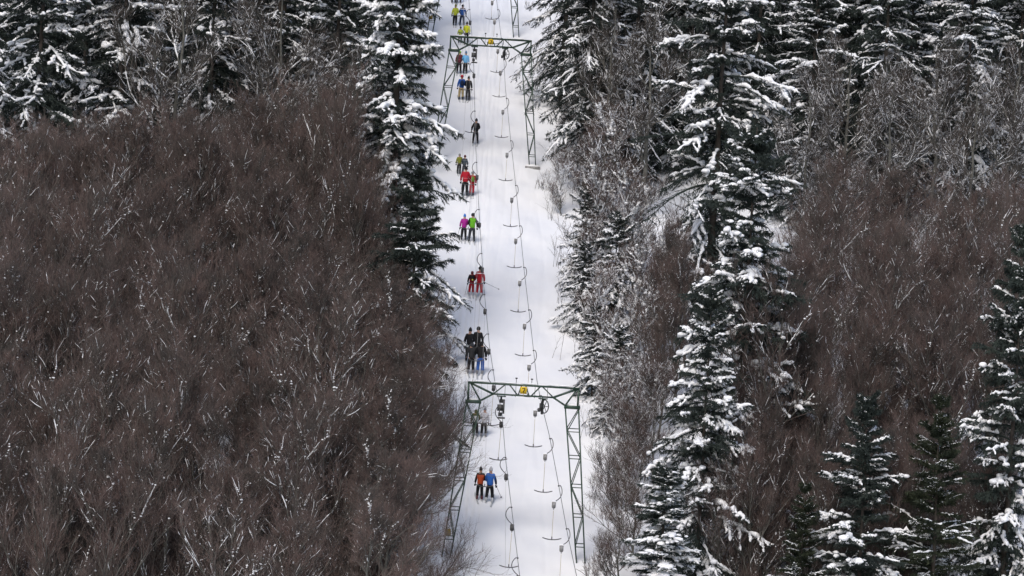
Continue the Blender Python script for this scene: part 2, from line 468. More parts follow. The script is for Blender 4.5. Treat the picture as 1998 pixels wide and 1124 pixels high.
# descending line: (arc top y, length of rope in photo pixels, what is beside it)
RIGHT=[(-18,24,'topmost empty T-bar, hanging between the legs of the top lift gate'),
 (19,34,'empty T-bar with its crossbar just below the beam of the halfway gate'),
 (75,33,'empty T-bar right under the guide wheel of the halfway gate'),
 (117,38,'empty T-bar beside the pair in khaki and black trousers'),
 (192,41,'empty T-bar just uphill of the lone black-clad skier'),
 (275,41,'empty T-bar beside the foot of the halfway gate right leg'),
 (362,42,'empty T-bar level with the red-jacketed pair and the bare stems'),
 (441,42,'empty T-bar level with the magenta and lime green pair'),
 (522,46,'empty T-bar level with the skiers in red suits'),
 (605,47,'empty T-bar level with the uphill pair in black'),
 (684,46,'empty T-bar hanging behind the beam of the lowest gate'),
 (772,54,'empty T-bar just under the guide wheel of the lowest gate'),
 (856,57,'empty T-bar level with the orange jacket, first below the lowest gate beam'),
 (948,56,'empty T-bar low down beside the right leg of the lowest gate'),
 (1032,62,'lowest empty T-bar on the descending cable, cut off by the picture edge')]
for py,rp,lab in RIGHT: hanger(CRR,py,1,lab,rope_px=rp,snow=True)
# ------------------------------------------------------------------ skiers
def skin(name, verts, edges, rad, sub=1, root=0):
    me=bpy.data.meshes.new('tmp'); me.from_pydata(verts,edges,[]); o=bpy.data.objects.new('tmp',me); COL.objects.link(o)
    md=o.modifiers.new('s','SKIN'); md.use_smooth_shade=True
    sv=me.skin_vertices[0].data
    for i,r in enumerate(rad):
        sv[i].radius=r if hasattr(r,'__len__') else (r,r); sv[i].use_root=(i==root)
    ms=o.modifiers.new('u','SUBSURF'); ms.levels=sub; ms.render_levels=sub
    dg=bpy.context.evaluated_depsgraph_get(); dg.update()
    out=bpy.data.meshes.new_from_object(o.evaluated_get(dg)); out.name=name
    bpy.data.objects.remove(o); bpy.data.meshes.remove(me)
    for p in out.polygons: p.use_smooth=True
    return out

def colour_mat(name,c,rough=.75):
    if name not in M: M[name]=noise_mat(name,tuple(x*.88 for x in c),tuple(min(1,x*1.08) for x in c),9.0,rough)
    return M[name]
def cloth_mat(name, base, bands=(), sleeve=None, sx=.235, zlow=.95):
    """cloth with coloured bands (z0,z1,colour) and sleeves, in the wearer's own coordinates"""
    m=new_mat(name,base,.75,0,.2); nt=m.node_tree; N=nt.nodes; L=nt.links; b=N['Principled BSDF']
    tc=N.new('ShaderNodeTexCoord'); sp=N.new('ShaderNodeSeparateXYZ'); L.new(tc.outputs['Object'],sp.inputs[0])
    no=N.new('ShaderNodeTexNoise'); no.inputs['Scale'].default_value=9; L.new(tc.outputs['Object'],no.inputs['Vector'])
    def math_(op,a,bv):
        n=N.new('ShaderNodeMath'); n.operation=op
        for i,x in enumerate((a,bv)):
            if isinstance(x,(int,float)): n.inputs[i].default_value=x
            else: L.new(x,n.inputs[i])
        return n.outputs[0]
    def mix(f,a,c):
        n=N.new('ShaderNodeMix'); n.data_type='RGBA'; L.new(f,n.inputs['Factor'])
        if isinstance(a,tuple): n.inputs['A'].default_value=(*a,1)
        else: L.new(a,n.inputs['A'])
        n.inputs['B'].default_value=(*c,1); return n.outputs['Result']
    col=base
    if sleeve:
        ax=math_('ABSOLUTE',sp.outputs['X'],0); col=mix(math_('GREATER_THAN',ax,sx),col,sleeve)
    for z0,z1,c in bands:
        f=math_('MULTIPLY',math_('GREATER_THAN',sp.outputs['Z'],z0),math_('LESS_THAN',sp.outputs['Z'],z1)); col=mix(f,col,c)
    if isinstance(col,tuple):
        rgb=N.new('ShaderNodeRGB'); rgb.outputs[0].default_value=(*col,1); col=rgb.outputs[0]
    mr=N.new('ShaderNodeMapRange'); mr.inputs['To Min'].default_value=.8; mr.inputs['To Max'].default_value=1.2
    hs=N.new('ShaderNodeHueSaturation'); L.new(no.outputs['Fac'],mr.inputs['Value']); L.new(mr.outputs['Result'],hs.inputs['Value']); L.new(col,hs.inputs['Color'])
    L.new(hs.outputs['Color'],b.inputs['Base Color'])
    return m
C_=dict(black=(.012,.012,.014),navy=(.012,.02,.05),blue=(.018,.085,.33),bright_blue=(.03,.13,.5),light_blue=(.16,.46,.78),
 yellow=(.62,.66,.02),lime=(.42,.5,.07),olive=(.2,.21,.035),red=(.33,.014,.024),maroon=(.11,.025,.035),magenta=(.34,.02,.24),
 green=(.12,.38,.02),orange=(.42,.065,.02),khaki=(.42,.33,.17),white=(.62,.63,.66),grey=(.2,.2,.22),dark_grey=(.035,.038,.045),
 slate=(.05,.065,.08),skin=(.5,.3,.22),pack_green=(.11,.2,.03),pack_yellow=(.6,.5,.1),red_pack=(.1,.015,.02),silver=(.5,.52,.54))
HEADC=Vector((0,.06,1.655))
def pose_body(st, bend, inner, armout):
    """one standing skier seen from behind: stance half width, knee bend, side of the arm that holds the bar (+1/-1), how far the outer arm stands off"""
    V=[];E=[];R=[]
    def a(p,r,prev=None):
        V.append(p);R.append(r)
        if prev is not None: E.append((prev,len(V)-1))
        return len(V)-1
    pel=a((0,0,.93),(.15,.12)); sp=a((0,.0,1.12),(.145,.11),pel); ch=a((0,.02,1.33),(.17,.12),sp); nk=a((0,.03,1.5),.062,ch)
    h1=a((0,.05,1.6),(.078,.09),nk); h2=a((0,.06,1.7),(.08,.095),h1)
    a((0,.155,1.63),.018,h1)                       # nose
    for s in (-1,1): a((s*.085,.05,1.64),.016,h1)  # ears
    J={}
    for s in (-1,1):
        sh=a((s*.19,.02,1.42),.07,ch)
        if s==inner: el=a((s*.27,.06,1.17),.05,sh); wr=a((s*.17,.27,1.06),.035,el)
        else: el=a((s*(.27+armout),-.03,1.14),.05,sh); wr=a((s*(.29+armout*1.5),.08,.9),.035,el)
        J[s]=(V[sh],V[el],V[wr])
        hp=a((s*.1,0,.86),.1,pel); kn=a((s*(.1+st*.3),.05+bend,.48),.065,hp); an=a((s*(.1+st*.5),-.0,.1),.045,kn)
        a((s*(.105+st*.55),.13,.06),.035,an); J[s]+=(V[hp],V[kn],V[an])
    return V,E,R,J
def skier_protos():
    out=[]
    for (st,bend,inner,ao) in ((.09,.03,1,.005),(.09,.03,-1,.005),(.15,.06,1,.035),(.15,.06,-1,.035),(.02,.02,1,.0),(.02,.02,-1,.0)):
        V,E,R,J=pose_body(st,bend,inner,ao)
        body=skin('body',V,E,R,1)
        # jacket: hem to collar with sleeves
        v=[(0,0,.84),(0,0,.95),(0,-.005,1.14),(0,.01,1.33),(0,.03,1.47),(0,.035,1.54)]; e=[(i,i+1) for i in range(5)]
        r=[(.2,.165),(.205,.165),(.19,.15),(.215,.16),(.1,.1),(.085,.09)]
        for s in (-1,1):
            sh,el,wr=[Vector(x) for x in J[s][:3]]; n=len(v)
            v+=[sh[:],el[:],(el.lerp(wr,.9))[:]]; r+=[.095,.082,.062]; e+=[(3,n),(n,n+1),(n+1,n+2)]
        jac=skin('jacket',v,e,r,1)
        v=[(0,0,.99),(0,0,.9)]; e=[(0,1)]; r=[(.17,.14),(.17,.145)]
        for s in (-1,1):
            hp,kn,an=[Vector(x) for x in J[s][3:]]; n=len(v)
            v+=[(hp+Vector((s*.005,0,-.04)))[:],kn[:],(kn.lerp(an,.55))[:],(an+Vector((0,0,.1)))[:]]; r+=[.128,.1,.09,.098]; e+=[(1,n),(n,n+1),(n+1,n+2),(n+2,n+3)]
        tro=skin('trousers',v,e,r,1)
        boots=[]
        for s in (-1,1):
            an=Vector(J[s][5])
            boots.append(skin('ski_boot',[(an.x,-.02,.26),(an.x,-.04,.13),(an.x,-.05,.045),(an.x*1.03,.1,.05),(an.x*1.05,.22,.045)],[(0,1),(1,2),(2,3),(3,4)],[.075,.075,.06,.06,.05],1))
        gl={}
        for s in (-1,1):
            el,wr=Vector(J[s][1]),Vector(J[s][2]); d=(wr-el).normalized(); sd=d.cross(Vector((0,0,1))).normalized(); up=sd.cross(d)
            p0=wr; p1=wr+d*.07
            vv=[p0[:],p1[:]]; ee=[(0,1)]; rr=[.05,.05]
            for k,(o,ln) in enumerate(((-.036,.062),(-.012,.074),(.012,.07),(.036,.055))):
                n=len(vv); b=p1+sd*o; c=b+d*ln*.55-up*.012; t=c+d*ln*.3-up*.045
                vv+=[b[:],c[:],t[:]]; rr+=[.018,.016,.014]; ee+=[(1,n),(n,n+1),(n+1,n+2)]
            n=len(vv); b=p0+d*.02+sd*-.05*s; vv+=[b[:],(b+d*.05-sd*.02*s-up*.02)[:]]; rr+=[.02,.016]; ee+=[(0,n),(n,n+1)]
            gl[s]=skin('glove',vv,ee,rr,1)
        out.append(dict(body=body,jacket=jac,trousers=tro,boots=boots,gloves=gl,J=J,inner=inner,ankx=[J[-1][5][0],J[1][5][0]]))
    return out
PROTO=skier_protos()
def helmet_mesh():
    g=Geo(); v,t=ICO2[0].copy(),ICO2[1]
    bm=bmesh.new(); bmesh.ops.create_icosphere(bm,subdivisions=3,radius=1)
    for x in bm.verts:
        if x.co.z<-.45: x.co.z=-.45-.1*(x.co.y<0)
        x.co.x*=.118; x.co.y*=.14; x.co.z*=.135
    me=bpy.data.meshes.new('helmet'); bm.to_mesh(me); bm.free()
    for p in me.polygons: p.use_smooth=True
    return me
def hat_mesh():
    bm=bmesh.new(); bmesh.ops.create_icosphere(bm,subdivisions=3,radius=1)
    for x in bm.verts:
        if x.co.z<-.35: x.co.z=-.35
        k=1.08 if x.co.z<-.1 else 1
        x.co.x*=.1*k; x.co.y*=.118*k; x.co.z*=.15
    bmesh.ops.create_icosphere(bm,subdivisions=2,radius=.03,matrix=Matrix.Translation((0,0,.155)))
    me=bpy.data.meshes.new('woolly_hat'); bm.to_mesh(me); bm.free()
    for p in me.polygons: p.use_smooth=True
    return me
def goggle_mesh():
    g=Geo(); th=np.linspace(0,2*PI,21); poly(g,[(.112*math.cos(t),.132*math.sin(t)+.0,-.01) for t in th],.018,6,False)
    return g.mesh('goggle_strap')
ME_HEL,ME_HAT,ME_GOG=helmet_mesh(),hat_mesh(),goggle_mesh()
def hood_mesh():
    return skin('hood',[(0,.0,1.47),(0,.03,1.58),(0,.05,1.68),(0,.06,1.75)],[(0,1),(1,2),(2,3)],[(.13,.12),(.125,.13),(.12,.13),(.08,.09)],1)
ME_HOOD=hood_mesh()
def ski_mesh():
    g=Geo(); n=14; ys=np.linspace(-.75,.92,n)
    w=np.interp(ys,[-.75,-.6,0,.7,.92],[.045,.05,.036,.055,.01]); z=np.interp(ys,[-.75,.65,.8,.92],[0,0,.03,.09])
    v=[]; 
    for y,a,zz in zip(ys,w,z): v+=[(-a,y,zz),(a,y,zz),(a,y,zz+.014),(-a,y,zz+.014)]
    q=[(4*i+j,4*i+(j+1)%4,4*i+4+(j+1)%4,4*i+4+j) for i in range(n-1) for j in range(4)]+[(3,2,1,0),(4*n-4,4*n-3,4*n-2,4*n-1)]
    g.add(v,q); box(g,(0,.2,.03),(.07,.08,.05)); box(g,(0,-.17,.035),(.07,.1,.06))
    return g.mesh('ski',None,False)
ME_SKI=ski_mesh()
def pack_mesh():
    me=skin('backpack',[(0,-.235,1.0),(0,-.26,1.15),(0,-.25,1.32),(0,-.22,1.42)],[(0,1),(1,2),(2,3)],[(.14,.08),(.155,.1),(.145,.09),(.1,.06)],1)
    return me
ME_PACK=pack_mesh()
def pocket_mesh():
    return skin('pocket',[(0,-.335,1.05),(0,-.345,1.13),(0,-.33,1.2)],[(0,1),(1,2)],[(.085,.03),(.085,.035),(.04,.025)],1)
ME_POCKET=pocket_mesh()
def pole_mesh():
    g=Geo(); poly(g,[(0,0,0),(0,0,-1.12)],[.011,.008],6); poly(g,[(0,0,.0),(0,0,-.14)],.018,7)
    th=np.linspace(0,2*PI,13); poly(g,[(.045*math.cos(t),.045*math.sin(t),-1.05) for t in th],.012,5,False)
    beam(g,(-.045,0,-1.05),(.045,0,-1.05),.012); beam(g,(0,-.045,-1.05),(0,.045,-1.05),.012)
    return g.mesh('ski_pole',M['dark_steel'])
ME_POLE=pole_mesh()
SLOPE=math.atan(GB)
skin_m=colour_mat('face_skin',C_['skin'],.6); glove_m=colour_mat('black_glove',C_['black'])
def skier(px,py,hpy,label,jacket,trousers,head,headkind='helmet',proto=0,boots='dark_grey',skic='silver',yaw=0.0,pack=None,poles=0,hood=None,group='skiers towed up the slope'):
    p=G(px,py); s=F/p.y; H=(py-hpy)/s; k=H/1.80
    root=empty('person',p+Vector((0,0,.03)),math.radians(yaw)+random.Random(px*7+py).uniform(-.14,.14),(k*.93,k*.95,k))
    tag(root,label,'person',group)
    P=PROTO[proto]
    link('body',P['body'],root,skin_m)
    link('jacket',P['jacket'],root,jacket); link('trousers',P['trousers'],root,trousers)
    for b in P['boots']: link('ski_boot',b,root,colour_mat('boot_'+boots,C_[boots],.4))
    for sd in (-1,1): link('glove',P['gloves'][sd],root,glove_m)
    if headkind=='hood': link('hood',ME_HOOD,root,head)
    else:
        h=link('helmet' if headkind=='helmet' else 'woolly_hat',ME_HEL if headkind=='helmet' else ME_HAT,root,head); h.location=HEADC+Vector((0,0,.03))
        if headkind=='helmet':
            gg=link('goggle_strap',ME_GOG,h,glove_m)
    for ax in P['ankx']:
        sk=link('ski',ME_SKI,root,colour_mat('ski_'+skic,C_[skic],.4)); sk.location=(ax*1.03,.06,.0+.012); sk.rotation_euler=(SLOPE,0,math.radians(-2 if ax>0 else 2))
    if pack:
        b=empty('backpack',root.location,root.rotation_euler.z,tuple(root.scale))
        tag(b,pack[1],'backpack','rucksacks worn by skiers')
        link('main_bag',ME_PACK,b,pack[0])
        link('pocket',ME_POCKET,b,pack[2])
    for (sd,tilt_x,tilt_y,plab) in (poles or ()):
        w=Vector(P['J'][sd][2])
        po=link('ski_pole',ME_POLE); q=root.matrix_basis if False else Matrix.LocRotScale(root.location,root.rotation_euler,root.scale)
        po.location=q@(w+Vector((0,.07,-.03))); po.rotation_euler=(math.radians(tilt_x),math.radians(tilt_y),0)
        tag(po,plab,'ski pole','ski poles held by skiers')
    return root
def cm(n): return colour_mat('cloth_'+n,C_[n])
jm=cloth_mat
SK=[]
def pair(*a): SK.append(a)
# feet x,y and head-top y in photo pixels
skier(885,7,-36,'skier in black trousers at the upper picture edge, only legs showing, left one',cm('navy'),cm('black'),cm('black'),proto=0)
skier(895,6,-37,'skier in black trousers at the upper picture edge, only legs showing, right one',cm('grey'),cm('black'),cm('black'),proto=1)
skier(887,52,10.5,'skier in lime yellow jacket and black trousers beside a blue and white jacket',jm('lime_yellow_jacket',(.5,.56,.06)),cm('black'),cm('olive'),'hat',4)
skier(901,51,10,'skier in blue jacket with white shoulders and black helmet',jm('blue_white_jacket',C_['blue'],[(1.36,1.43,C_['white']),(1.43,1.7,C_['navy'])],C_['navy'],.26),cm('navy'),cm('black'),proto=3)
skier(897,85,53,'small skier in dull lime jacket behind the halfway gate beam',jm('dull_lime_jacket',C_['lime']),cm('black'),cm('dark_grey'),proto=0)
skier(909,86,45,'skier in bright yellow jacket above the halfway gate beam',jm('bright_yellow_jacket',C_['yellow']),cm('black'),cm('black'),'hat',proto=1,skic='dark_grey')
skier(895,143,98,'skier in maroon jacket and bright green helmet',jm('maroon_jacket',C_['maroon'],[(1.08,1.11,(.2,.1,.1))]),cm('black'),colour_mat('helmet_green',(.25,.55,.08)),proto=0)
skier(907,144,100,'skier in light blue jacket with matching hat',jm('light_blue_jacket',C_['light_blue']),cm('black'),colour_mat('hat_slate_blue',(.08,.2,.35)),'hat',5)
skier(899,196,147,'skier in blue jacket, khaki trousers and red helmet',jm('blue_jacket',C_['blue']),cm('khaki'),colour_mat('helmet_red',(.5,.02,.04)),proto=0,
      pack=(cm('navy'),'navy rucksack on the back of the skier in khaki trousers',cm('navy')))
skier(912,197,150,'slim skier all in black beside the khaki trousers',cm('black'),cm('black'),cm('black'),'hat',5,poles=((1,20,10,'ski pole held by the slim black-clad skier beside the khaki trousers'),))
skier(927,281,232,'lone skier all in black with the T-bar sticking out beside him',cm('black'),cm('black'),cm('dark_grey'),'hat',2,yaw=-8)
skier(895,341,301,'skier in olive yellow jacket uphill of the red-jacketed pair',jm('olive_jacket',C_['olive']),cm('black'),colour_mat('helmet_pale_grey',(.3,.31,.33)),proto=4)
skier(905,344,304,'skier in dark slate jacket uphill of the red-jacketed pair, legs hidden',jm('slate_jacket',C_['slate'],[(1.3,1.36,(.12,.13,.14))]),cm('dark_grey'),cm('maroon'),proto=1)
skier(906,384,326,'tall skier in red jacket and black trousers',jm('red_jacket',(.36,.012,.025),[(1.08,1.1,(.5,.3,.3))]),cm('black'),cm('black'),proto=0,poles=((-1,5,-8,'ski pole held by the tall skier in red jacket and black trousers'),))
skier(920,383,335,'skier in red suit and pale helmet wearing a green rucksack',jm('red_suit_top',C_['red']),cm('red'),colour_mat('helmet_pale_grey',(.3,.31,.33)),proto=5,
      pack=(cm('pack_green'),'green rucksack on the back of the skier in a red suit',cm('pack_green')))
skier(904,470,419,'skier in magenta jacket and bright blue hat',jm('magenta_jacket',C_['magenta']),cm('black'),colour_mat('hat_blue',(.05,.2,.6)),'hat',0,
      poles=((-1,0,14,'ski pole held by the skier in magenta, its tip in the snow'),))
skier(920,472,416,'skier in lime green jacket with black sleeves',jm('lime_green_jacket',C_['green'],(),C_['black'],.2),cm('dark_grey'),cm('dark_grey'),proto=3)
skier(919,577,528,'skier in red trousers wearing a black and yellow rucksack',jm('red_black_jacket',C_['red'],[(1.2,1.46,C_['black'])],C_['black'],.23),cm('red'),cm('red_pack'),'hood',0,boots='silver',
      pack=(cm('black'),'black rucksack with a yellow pocket on a red-trousered skier',cm('pack_yellow')),poles=((-1,0,10,'ski pole held by the skier with the black and yellow rucksack'),))
skier(934,580,521,'skier in red suit with a white stripe across the shoulders',jm('red_striped_jacket',(.36,.013,.024),[(1.36,1.41,(.75,.74,.75))]),cm('red'),cm('black'),proto=1,boots='silver',
      poles=((1,10,-68,'ski pole pointing sideways from the skier with the white shoulder stripe'),))
skier(914,708,643,'skier all in black of the uphill black pair, a pale band at the jacket hem',jm('black_banded_jacket',C_['black'],[(.86,.9,(.4,.4,.42))]),cm('dark_grey'),cm('black'),'hat',0)
skier(930,704,640,'taller skier all in black of the uphill black pair, without a pale hem',cm('black'),cm('black'),cm('black'),proto=1)
skier(918,731,668,'skier in charcoal jacket and black trousers beside the blue trousers',jm('charcoal_jacket',(.025,.025,.027)),cm('black'),cm('dark_grey'),'hood',0,boots='grey')
skier(936,733,666,'skier in black jacket and bright blue trousers',cm('black'),jm('blue_trousers',(.035,.1,.34)),cm('black'),'hood',1,boots='grey')
skier(926,852,797,'skier in olive and white jacket behind the left leg of the lowest gate',jm('olive_white_jacket',C_['white'],[(1.32,1.6,(.09,.1,.04))],(.09,.1,.05),.2),cm('black'),colour_mat('cap_olive',(.09,.1,.05)),'hood',0,boots='grey')
skier(943,853,795,'skier in white patterned jacket and grey hat beside the lowest gate leg',jm('white_jacket',(.5,.5,.54),[(1.18,1.22,(.3,.3,.33)),(1.33,1.36,(.32,.32,.36))]),cm('black'),cm('grey'),'hat',proto=1,boots='grey')
skier(935,977,914,'skier in orange jacket with black sleeves and black hat',jm('orange_jacket',C_['orange'],[(1.4,1.6,C_['black'])],C_['black'],.215),cm('black'),cm('black'),'hat',0,boots='maroon')
skier(954,980,912.5,'skier in blue jacket and pale grey hat beside the orange jacket',jm('royal_blue_jacket',(.025,.115,.42),(),C_['navy'],.27),cm('black'),colour_mat('hat_pale',(.42,.42,.45)),'hat',3,
      boots='silver',poles=((1,45,-25,'ski pole held by the blue-jacketed skier next to the orange jacket'),))

# ascending line: hangers with the bar behind a pair
def seat(px,py): 
    p=G(px,py); return p+Vector((0,-.2,.87))
LEFT=[(-235,None,(890,52),'hanger towing the lime yellow and blue-white pair, its hook above the picture edge'),
 (-190,None,(903,86),'hanger towing the yellow pair behind the halfway gate beam, its hook above the picture edge'),
 (-140,None,(901,144),'hanger towing the maroon and light blue pair, its hook above the picture edge'),
 (-90,None,(906,197),'hanger towing the khaki trousers and the slim skier in black, hook above the picture edge'),
 (-40,None,(918,281),'hanger towing the lone skier in black, its crossbar sticking out beside him'),
 (19,None,(900,343),'hanger towing the olive and slate jacketed pair, its box above the halfway gate beam'),
 (121,None,(912,384),'hanger towing the tall red-jacketed skier and the green rucksack'),
 (217,None,(912,471),'hanger towing the magenta and lime green pair'),
 (317,None,(927,579),'hanger towing the two skiers in red suits'),
 (409,None,(922,706),'hanger towing the uphill pair in black'),
 (495,None,(927,732),'hanger towing the pair with bright blue trousers'),
 (575,None,(935,853),'hanger towing the white-jacketed pair by the lowest gate'),
 (652,None,(944,979),'hanger towing the orange and blue jacketed pair'),
 (722,62,None,'empty T-bar on the ascending cable, its box showing behind the lowest gate beam'),
 (792,58,None,'empty T-bar on the ascending cable just under the roller battery of the lowest gate'),
 (893,None,None,'hanger with a grey box on the ascending cable, right of the blue-jacketed skier'),
 (990,66,None,'lowest whole empty T-bar on the ascending cable'),
 (1089,70,None,'hanger on the ascending cable cut off by the lower picture edge')]
for py,rp,st,lab in LEFT:
    if st: hanger(CL,py,-1,lab,load=seat(*st))
    elif rp: hanger(CL,py,-1,lab,rope_px=rp,tw=-.05)
    else:
        p=at(984,1150,204.0); hanger(CL,py,-1,lab,load=at(986,1136,199.0))
# ------------------------------------------------------------------ trees
def samp(P,t):
    """points at params t (N,m) in [0,1] along polylines P (N,K,3) -> (N,m,3) and tangents"""
    N,K,_=P.shape; x=np.clip(t,0,.9999)*(K-1); k=x.astype(int); f=(x-k)[...,None]
    i=np.arange(N)[:,None]
    a=P[i,k]; b=P[i,k+1]
    return a*(1-f)+b*f, nrm(b-a)
def sampr(R,t):
    N,K=R.shape; x=np.clip(t,0,.9999)*(K-1); k=x.astype(int); f=x-k; i=np.arange(N)[:,None]
    return R[i,k]*(1-f)+R[i,k+1]*f
def plen(P): return np.linalg.norm(np.diff(P,axis=1),axis=2).sum(1)
def spawn(rng,P,R,m,t0,t1,ang,Lf,up,K,wander,rfac,rmax,rmin,tipf=.35,bias=None):
    """m children on each parent; Lf(t, parent length) -> lengths"""
    N=len(P)
    t=np.sort(t0+(t1-t0)*rng.random((N,m)),axis=1)
    pos,tan=samp(P,t); r0=np.minimum(sampr(R,t)*rfac,rmax)
    L=Lf(t,plen(P)[:,None]*np.ones((1,m)))*(.65+.7*rng.random((N,m)))
    a=np.radians(ang[0]+(ang[1]-ang[0])*rng.random((N,m)))[...,None]
    p=rng.standard_normal((N,m,3)); p-= (p*tan).sum(-1,keepdims=True)*tan; p=nrm(p)
    d=np.cos(a)*tan+np.sin(a)*p
    if bias is not None:
        d=d+np.array(bias)*rng.random((N,m,1)); L=L*(1+.8*np.clip((nrm(d)*nrm(np.array(bias))).sum(-1),0,1)*np.linalg.norm(bias))
    d[...,2]+=up; d=nrm(d)
    pos=pos.reshape(-1,3); d=d.reshape(-1,3); L=L.reshape(-1); r0=r0.reshape(-1)
    n=len(pos); out=np.zeros((n,K,3)); out[:,0]=pos
    cur=d.copy(); st=(L/(K-1))[:,None]
    for k in range(1,K):
        cur=nrm(cur+wander*rng.standard_normal((n,3))+np.array([0,0,up*.35]))
        out[:,k]=out[:,k-1]+cur*st
    rr=np.maximum(r0,rmin)[:,None]*np.linspace(1,tipf,K)[None]
    return out,rr
def snow_on(g,rng,P,R,prob,add,S=5,frac=(.2,.8),K=4,hmin=.35,lump=.4,top=.7):
    """lumpy strips of snow lying on the upper side of a share of the branches"""
    N=len(P)
    if not N: return
    sel=rng.random(N)<prob
    P=P[sel];R=R[sel];N=len(P)
    if not N: return
    w=frac[0]+(frac[1]-frac[0])*rng.random(N); s=(1-w)*rng.random(N)
    t=s[:,None]+w[:,None]*np.linspace(0,1,K)[None]
    Q,T=samp(P,t); r=sampr(R,t)
    h=np.sqrt(1-np.clip(nrm(Q[:,-1]-Q[:,0])[:,2],-1,1)**2)
    ok=h>hmin; Q=Q[ok];r=r[ok]; n=len(Q)
    if not n: return
    rs=(r*.8+add)*(1-lump/2+lump*rng.random((n,K)))
    rs[:,0]*=.4; rs[:,-1]*=.3
    Q=Q.copy(); Q[...,2]+=r*top+rs*.35
    tubes(g,Q,rs,S,.8,cap=True)

def make_beech(seed,H,spread=3.4,n1=26,n2=10,n3=9,n4=6,R0=.15,t_low=.14,snow=.25,frost=0.0,bias=None,up=.28,limb_ang=(30,58),twig=.0085,mat='twig',profile=None,blob=260,bsz=.05,s1=1.0,s2=1.0,thick=1.0,upf=.42,wan=.11):
    rng=np.random.default_rng(seed)
    K=12; z=np.linspace(-.6,H,K); w=np.cumsum(rng.standard_normal((K,2))*.13,axis=0); w-=w[0]
    trunk=np.stack([w[:,0],w[:,1],z],-1)[None]; Rt=(R0*np.linspace(1,.12,K)**.9)[None]
    prof=profile or (lambda t: np.sin(PI*np.clip(.12+.83*t,0,1))**.7)
    L1=lambda t,l: spread*1.35*(prof(t)*.8+.2)
    b1,r1=spawn(rng,trunk,Rt,n1,t_low,.97,limb_ang,L1,up,9,wan,.6,.075,.018,.3,bias)
    b2,r2=spawn(rng,b1,r1,n2,.18,1,(22,50),lambda t,l:l*.46*(1-.5*t)+.25,upf*.8,6,.13,.62,.03,.011,.45)
    b3,r3=spawn(rng,b2,r2,n3,.1,1,(20,55),lambda t,l:l*.44*(1-.35*t)+.2,upf*.8,4,.23,.7,.015,twig,.6)
    g=Geo(); tubes(g,trunk,Rt,9); tubes(g,b1,r1,5); 
    tw=Geo(); tw.mi=1; tubes(tw,b2,r2,4); tw.mi=0; tubes(tw,b3,r3,3)
    if n4:
        b4,r4=spawn(rng,b3,r3,n4,.1,1,(18,50),lambda t,l:l*.5*(1-.3*t)+.1,upf*.8,3,.22,.8,twig,twig*.75,.6)
        tubes(tw,b4,r4,3)
    s=tw; s.mi=2
    snow_on(s,rng,b1,r1,min(1,snow*2.4*s1),.018*thick,6,(.06,.3),7)
    snow_on(s,rng,b1,r1,min(1,snow*1.6*s1),.016*thick,6,(.06,.25),6)
    snow_on(s,rng,b2,r2,min(1,snow*s2),.012*thick,5,(.15,.6),6)
    snow_on(s,rng,b3,r3,min(1,snow*.22+frost),.012,4,(.3,.8),3)
    if frost and n4: snow_on(s,rng,b4,r4,frost,.012,3,(.5,.95),3,.2)
    if blob:
        wl=np.repeat(rng.random(len(b1))**4,n2); i=rng.choice(len(b2),blob,p=wl/wl.sum()); t=rng.random((blob,1))*.6
        C,_=samp(b2[i],t); C=C[:,0]+np.array([0,0,.03]); rr=.018+bsz*rng.random((blob,1))**2
        blobs(s,C,rr*np.array([[1.1,1.1,.8]]),rng)
    n='beech'
    top=float(np.percentile(np.concatenate(tw.v)[:,2],99.3))
    return dict(trunk=g.mesh(n+'_trunk',M['bark']),crown=tw.mesh(n+'_crown',[M[mat],M['limb'],M['snow']]),H=top)

